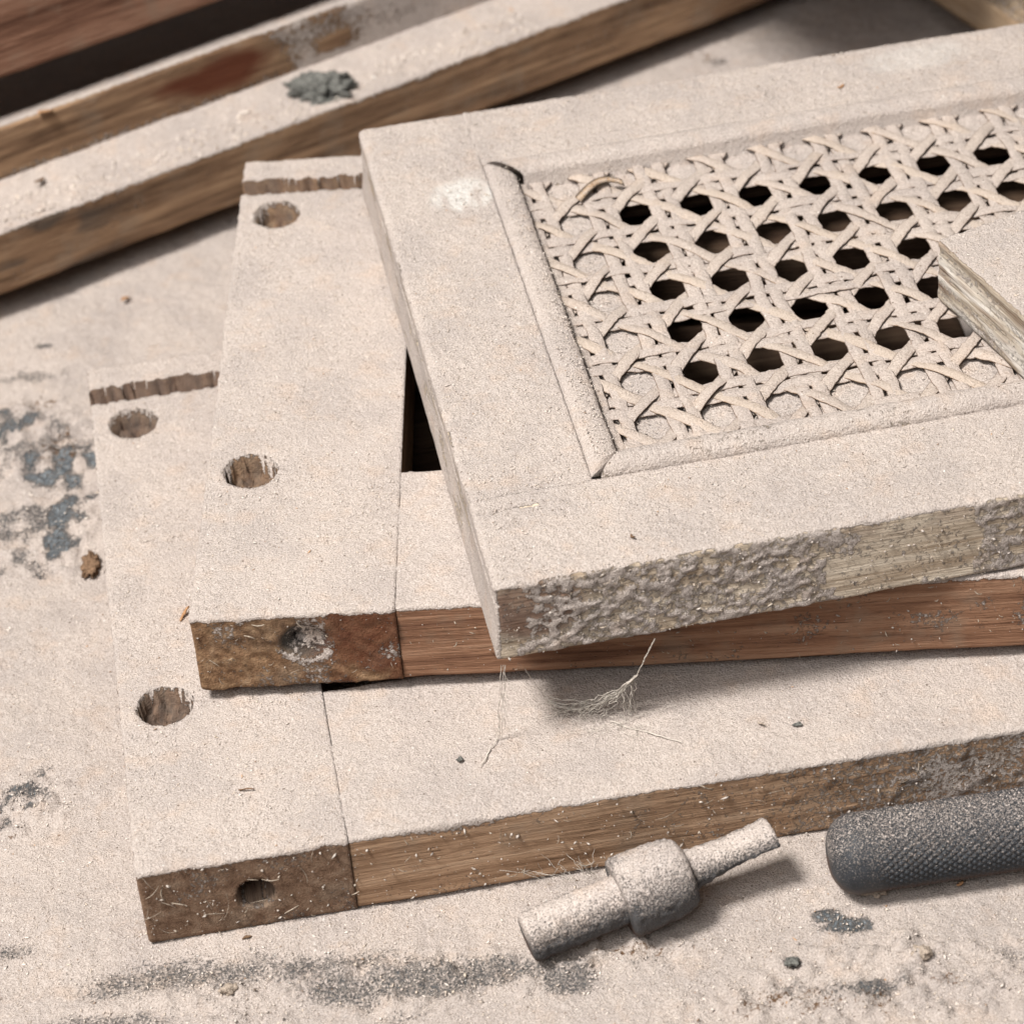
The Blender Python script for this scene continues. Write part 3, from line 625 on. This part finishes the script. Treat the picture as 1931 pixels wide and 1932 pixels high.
tipL = 22.5
def tip_shape(X, Y, Z):
    t = np.clip((X-c1)/tipL, 0, 1)
    up_ = np.where(Z > 0, 1-.40*t, 1-.62*t)*(1.-.12*np.sin(t*3.14))
    return X, Y*(1+.12*t*t), Z*up_+1.2*t*np.abs(Y/6)*(Z < 0)+.9*t
lathe('blade', tool, dense([(c1-.2, 5.6), (c1+1.2, 5.), (c1+tipL*.5, 4.55), (c1+tipL-.6, 4.6), (c1+tipL, 4.3), (c1+tipL, .1)], .55), M_TOOL, shape=tip_shape, bump=rough)

H0 = back(1610, 1610, 10.2); H1 = back(1931, 1562, 10.2)
hv = H1-H0; hang = math.atan2(hv[1], hv[0])
grip = empty('knurled_grip', (H0[0], H0[1], 10.1), hang, label='dark knurled tool handle with rounded end lying at the right edge', cat='tool handle')
hl, HR = 95., 9.95
hp = [(-6.3+0, .05)]+[(-6.3+6.8*(1-math.cos(a)), 2.6+(HR-2.6)*math.sin(a)) for a in np.linspace(0, math.pi/2, 16)]+[(hl, HR)]
def knurl(X, R, A_):
    k = sm(2, 8, X); s = 34; tw = .42
    d1 = np.abs(((A_*s/(2*np.pi)+X*tw) % 1)-.5)*2; d2 = np.abs(((A_*s/(2*np.pi)-X*tw) % 1)-.5)*2
    return k*.7*(np.minimum(d1, d2)**.8-.75)+(fbm(X, R*np.cos(A_), R*np.sin(A_), .8, 2, 710)-.5)*.12
def grip_dust(X, Y, Z, nz): return .24+.40*nz-.08*sm(6, -4, X)
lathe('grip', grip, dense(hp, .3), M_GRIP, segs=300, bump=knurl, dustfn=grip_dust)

# ------------------------------------------------------------------ cobwebs
rg = np.random.default_rng(77)
def thread(p, q, sag, n=26, wob=.35, r0=.09, r1=.16):
    s = np.linspace(0, 1, n)[:, None]; p = np.array(p, float); q = np.array(q, float)
    P = p+(q-p)*s; P[:, 2] -= sag*4*(s*(1-s))[:, 0]
    k = rg.random(3)*100
    for a in range(3): P[:, a] += (fbm(s[:, 0]*9+k[a], 0*s[:, 0], 0*s[:, 0], 1., 3, int(k[a]))-.5)*2*wob*np.sin(s[:, 0]*np.pi)**.5
    return P, r0+(r1-r0)*rg.random(n)
def px3(x, y, z): return back(x, y, z)
apex = px3(1235, 1205, 55); knot = px3(1200, 1275, 38)
th = [thread(apex, knot, 0, wob=.2, r0=.1, r1=.22)]
left = px3(1037, 1325, 27)
for i in range(4): th.append(thread(knot+rg.standard_normal(3)*.3, left+rg.standard_normal(3)*.6, 4.4+i*.4, 60, 1., .1, .26))
def cat(t): return knot+(left-knot)*t+np.array([0, 0, -18*t*(1-t)*(1-.25*t)])
for i in range(46):
    a = rg.random()*.75; b = min(1, a+.12+.3*rg.random()); p_, q_ = cat(a), cat(b); p_[2] = max(p_[2], 25); q_[2] = max(q_[2], 24.6)
    q_ = q_+np.array([rg.standard_normal()*1.5, -rg.random()*5, -rg.random()*2]); q_[2] = max(q_[2], 24.5); th.append(thread(p_, q_, rg.random()*1.5, 20, 1.2, .02, .08))
for i in range(9): th.append(thread(cat(rg.random()*.35), px3(1175+40*rg.random(), 1335+rg.random()*30, 24.6), .4, 22, 1., .03, .1))
for i in range(40):
    a = px3(1090+rg.random()*115, 1335+rg.random()*45, 25); b = a+rg.standard_normal(3)*np.array([5, 3, .5]); b[2] = max(b[2], 24.4); th.append(thread(a, b, .1, 12, 1., .02, .07))
th.append(thread(px3(1150, 1360, 24.7), px3(1285, 1400, 24.6), .1, 24, .5, .08, .2))
tube('cobweb', None, th, M_WEB, label='dusty cobweb sagging from the door edge over the shadow on the lower frame', cat='cobweb', group='cobwebs under the door')
th = []
for i in range(3): th.append(thread(px3(945+4*i, 1255, 50), px3(938+4*i, 1392, 24.8), .4, 26, .6, .05, .14))
for i in range(5):
    th.append(thread(px3(950, 1270+20*i, 48-4*i), px3(962-4*i+rg.random()*8, 1300+18*i, 44-4*i), .2, 10, .5, .04, .12))
th.append(thread(px3(938, 1392, 24.8), px3(905, 1445, 24.6), 0, 16, .6, .1, .2)); th.append(thread(px3(990, 1262, 45), px3(1048, 1342, 26), .3, 18, .2, .06, .1))
tube('cobweb', None, th, M_WEB, label='thin dusty cobweb hanging from the front left corner of the cane door', cat='cobweb', group='cobwebs under the door')
# silk and fluff clinging to the front faces of the two frames
def face_fibres(fr_obj, n, u0, u1, z0, z1, seed, ln=(1., 4.5)):
    r = np.random.default_rng(seed); L = []
    for i in range(n):
        u = u0+(u1-u0)*r.random(); z = z0+(z1-z0)*r.random(); l = ln[0]+(ln[1]-ln[0])*r.random()**3; a = r.random()*6.28
        m = 5; s = np.linspace(0, 1, m); b = a+(r.random()-.5)*2.6*s
        pts = np.c_[u+np.cumsum(np.cos(b))*l/m, -.35-.35*r.random()*np.ones(m)-.3*np.sin(s*3.1), np.clip(z+np.cumsum(np.sin(b))*l/m, .4, 23.2)]
        L.append((pts, (.08+.2*r.random()**2)*(1-.5*np.abs(s-.5)*2)))
    o = tube('dust_fibres', fr_obj, L, M_FIB, sides=3, kind='stuff')
face_fibres(lowF, 60, 1, 205, 1, 23, 801); face_fibres(midF, 70, 1, 205, 1, 23, 802); face_fibres(door, 160, 1, 200, 1, 22, 803, (.8, 3))
face_fibres(lowF, 16, 1, 44, 3, 22, 806, (5, 15)); face_fibres(lowF, 14, 60, 200, 3, 22, 807, (3, 9))
r8 = np.random.default_rng(804)
def face_grains(fr_obj, n, u0, u1, z1, seed, size=(.12, .55)):
    r = np.random.default_rng(seed); p = np.c_[u0+(u1-u0)*r.random(n), -.15-.25*r.random(n), .5+(z1-.5)*r.random(n)]; p = p[np.hypot(p[:, 0]-27.7, p[:, 2]-11.2) > 5.2]; grains('dust_grains', fr_obj, p, size, seed+1, .68)
face_grains(lowF, 550, .5, 215, 23.2, 811); face_grains(midF, 300, .5, 215, 23, 813, (.1, .4)); face_grains(door, 900, 1, 210, 22.5, 815, (.12, .5))
# fibres in the front hole and along the lower rail's foot near the tool
L = []
for i in range(26):
    b = back(1010+120*rg.random(), 1650+20*rg.random(), 1.); e = b+np.array([rg.standard_normal()*4-2, rg.standard_normal()*2, 2+7*rg.random()]); L.append(thread(b, e, -.6, 9, .7, .03, .07))
tube('cobweb', None, L, M_WEB, label='wispy cobweb tuft between the steel tool and the lower frame', cat='cobweb')

# ------------------------------------------------------------------ crumbs, chips and clumps
def bench_grains():
    r = np.random.default_rng(900); n = 42000
    px = -30+1991*r.random(n); py = 560+1400*r.random(n)**.8
    P = np.array([back(a, b, 0) for a, b in zip(px, py)]); Z, rough = table_z(P[:, 0], P[:, 1])
    keep = np.ones(n, bool)
    c, s = math.cos(.105), math.sin(.105); dx, dy = P[:, 0]+97.6, P[:, 1]-534.02; u, v = c*dx+s*dy, -s*dx+c*dy; keep &= ~((u > .5) & (v > .5) & (v < 210))
    P[:, 2] = Z+.12; big = r.random(n) < .25*rough+.0
    grains('sawdust', None, P[keep & ~big], (.13, .36), 901, label='loose sawdust grains strewn over the bench', cat='sawdust')
    grains('sawdust', None, P[keep & big], (.14, .6), 902, .85, label='coarser sawdust crumbs heaped in the rough patches of the bench', cat='sawdust')
bench_grains()
lumpy('dust_clump', tuple(back(607, 165, 32.5)), (10, 6.5, 3.6), M_CLUMP, 5, .8, .55, 5, label='dark fluffy dust clump sitting on the beam', cat='dust clump')
z_ = lambda x, y: back(x, y, 0)
lumpy('dust_clump', tuple(z_(1737, 1803)+np.array([0, 0, 1.2])), (2.4, 1.9, 1.4), M_CLUMPD, 6, .75, .9, 4, label='small brown crumb on the bench below the knurled handle', cat='dust clump')
lumpy('dust_clump', tuple(z_(1493, 1818)+np.array([0, 0, .6])), (1.9, 1.2, .6), M_CLUMP, 7, .9, 1.1, 4, label='small dark grey crumb on the bench right of the steel tool', cat='dust clump')
lumpy('dust_clump', tuple(z_(172, 1070)+np.array([0, 0, .8])), (2.2, 5, 1.5), M_CHIPD, 8, 1.1, .9, 4, label='brown crumbly dust clump against the left side of the lower frame', cat='dust clump')
lumpy('dust_clump', tuple(z_(432, 1870)+np.array([0, 0, .6])), (2.0, 1.5, 1.2), M_CLUMPD, 9, .8, 1.1, 4, label='pale crumb on the bench in the grey streak', cat='dust clump')
lumpy('dust_clump', tuple(z_(1650, 1682)+np.array([0, 0, 1])), (3.6, 2, 1.4), M_CLUMPD, 10, 1., 1., 4, label='pile of crumbs under the rounded end of the knurled handle', cat='dust clump')
lumpy('dust_clump', tuple(back(868, 1433, 24.7)), (.9, .8, .6), M_CLUMP, 11, .8, 1.6, 3, label='tiny black crumb on the lower frame left of the cobwebs', cat='dust clump')
lumpy('dust_clump', tuple(back(1503, 1367, 24.6)), (1.2, .6, .5), M_CLUMP, 12, .8, 1.6, 3, label='tiny dark crumb on the lower rail right of the cobwebs', cat='dust clump')
def chip(px, py, z, l, wd, a, tilt, mat, label, seed):
    n = 7; s = np.linspace(-.5, .5, n); r = np.random.default_rng(seed); V = []
    for q, h in ((-1, .0), (0, .28), (1, 0), (0, -.2)):
        V.append(np.c_[s*l, q*wd*(.5-.35*np.abs(s)*1.6)*(.7+.6*r.random(n)), h+.25*np.sin(s*5+seed)+q*.15*r.random(n)])
    V = np.array(V); g = np.arange(4*n).reshape(4, n); gg = np.vstack([g, g[:1]])
    Fc = np.stack([gg[:-1, :-1], gg[1:, :-1], gg[1:, 1:], gg[:-1, 1:]], -1).reshape(-1, 4)[:, ::-1]
    mesh('wood_chip', V.reshape(-1, 3), [tuple(f) for f in Fc]+[tuple(g[:, 0]), tuple(g[::-1, -1])], mat, None, loc=tuple(back(px, py, z)), rot=(0, tilt, a), label=label, cat='wood chip', group='loose wood chips')
chip(348, 1157, 24.9, 5.2, 1.0, 1.1, -.15, M_CHIP, 'thin orange splinter beside the front left corner of the middle frame', 1)
chip(236, 563, .8, 3.4, 1.9, .8, .1, M_CHIP, 'small orange chip on the bench below the diagonal beam', 2)
chip(85, 210, 50.6, 5, 2.4, .5, .1, M_CHIP, 'orange chip on the raised edge of the beam at the left', 3)
chip(1193, 1012, TZ+TT+.7, 1.9, 1.1, 1.9, .2, M_CHIPD, 'brown chip on the front rail of the cane door', 4)
chip(1585, 163, TZ+TT+.6, 2.4, 1.3, .6, .1, M_CHIP, 'orange chip on the back rail of the cane door', 5)
chip(1810, 1667, .8, 2.0, 1.1, .5, .1, M_CHIP, 'orange chip on the bench beside the knurled handle', 6)
chip(465, 1489, 24.8, 4, .5, -.15, 0, M_CHIPD, 'thin brown fibre on the lower frame stile', 7)
chip(466, 1768, .5, 2.4, 1., .3, 0, M_CHIPD, 'brown chip on the bench at the foot of the lower frame', 8)
chip(1435, 1365, 24.8, 2.2, .8, 2.4, 0, M_CLUMPD, 'pale chip on the lower rail under the cobweb', 9)
chip(75, 340, 33, 4.2, 2., .9, .1, M_CHIPD, 'brown chip on the beam ledge at the left', 10)
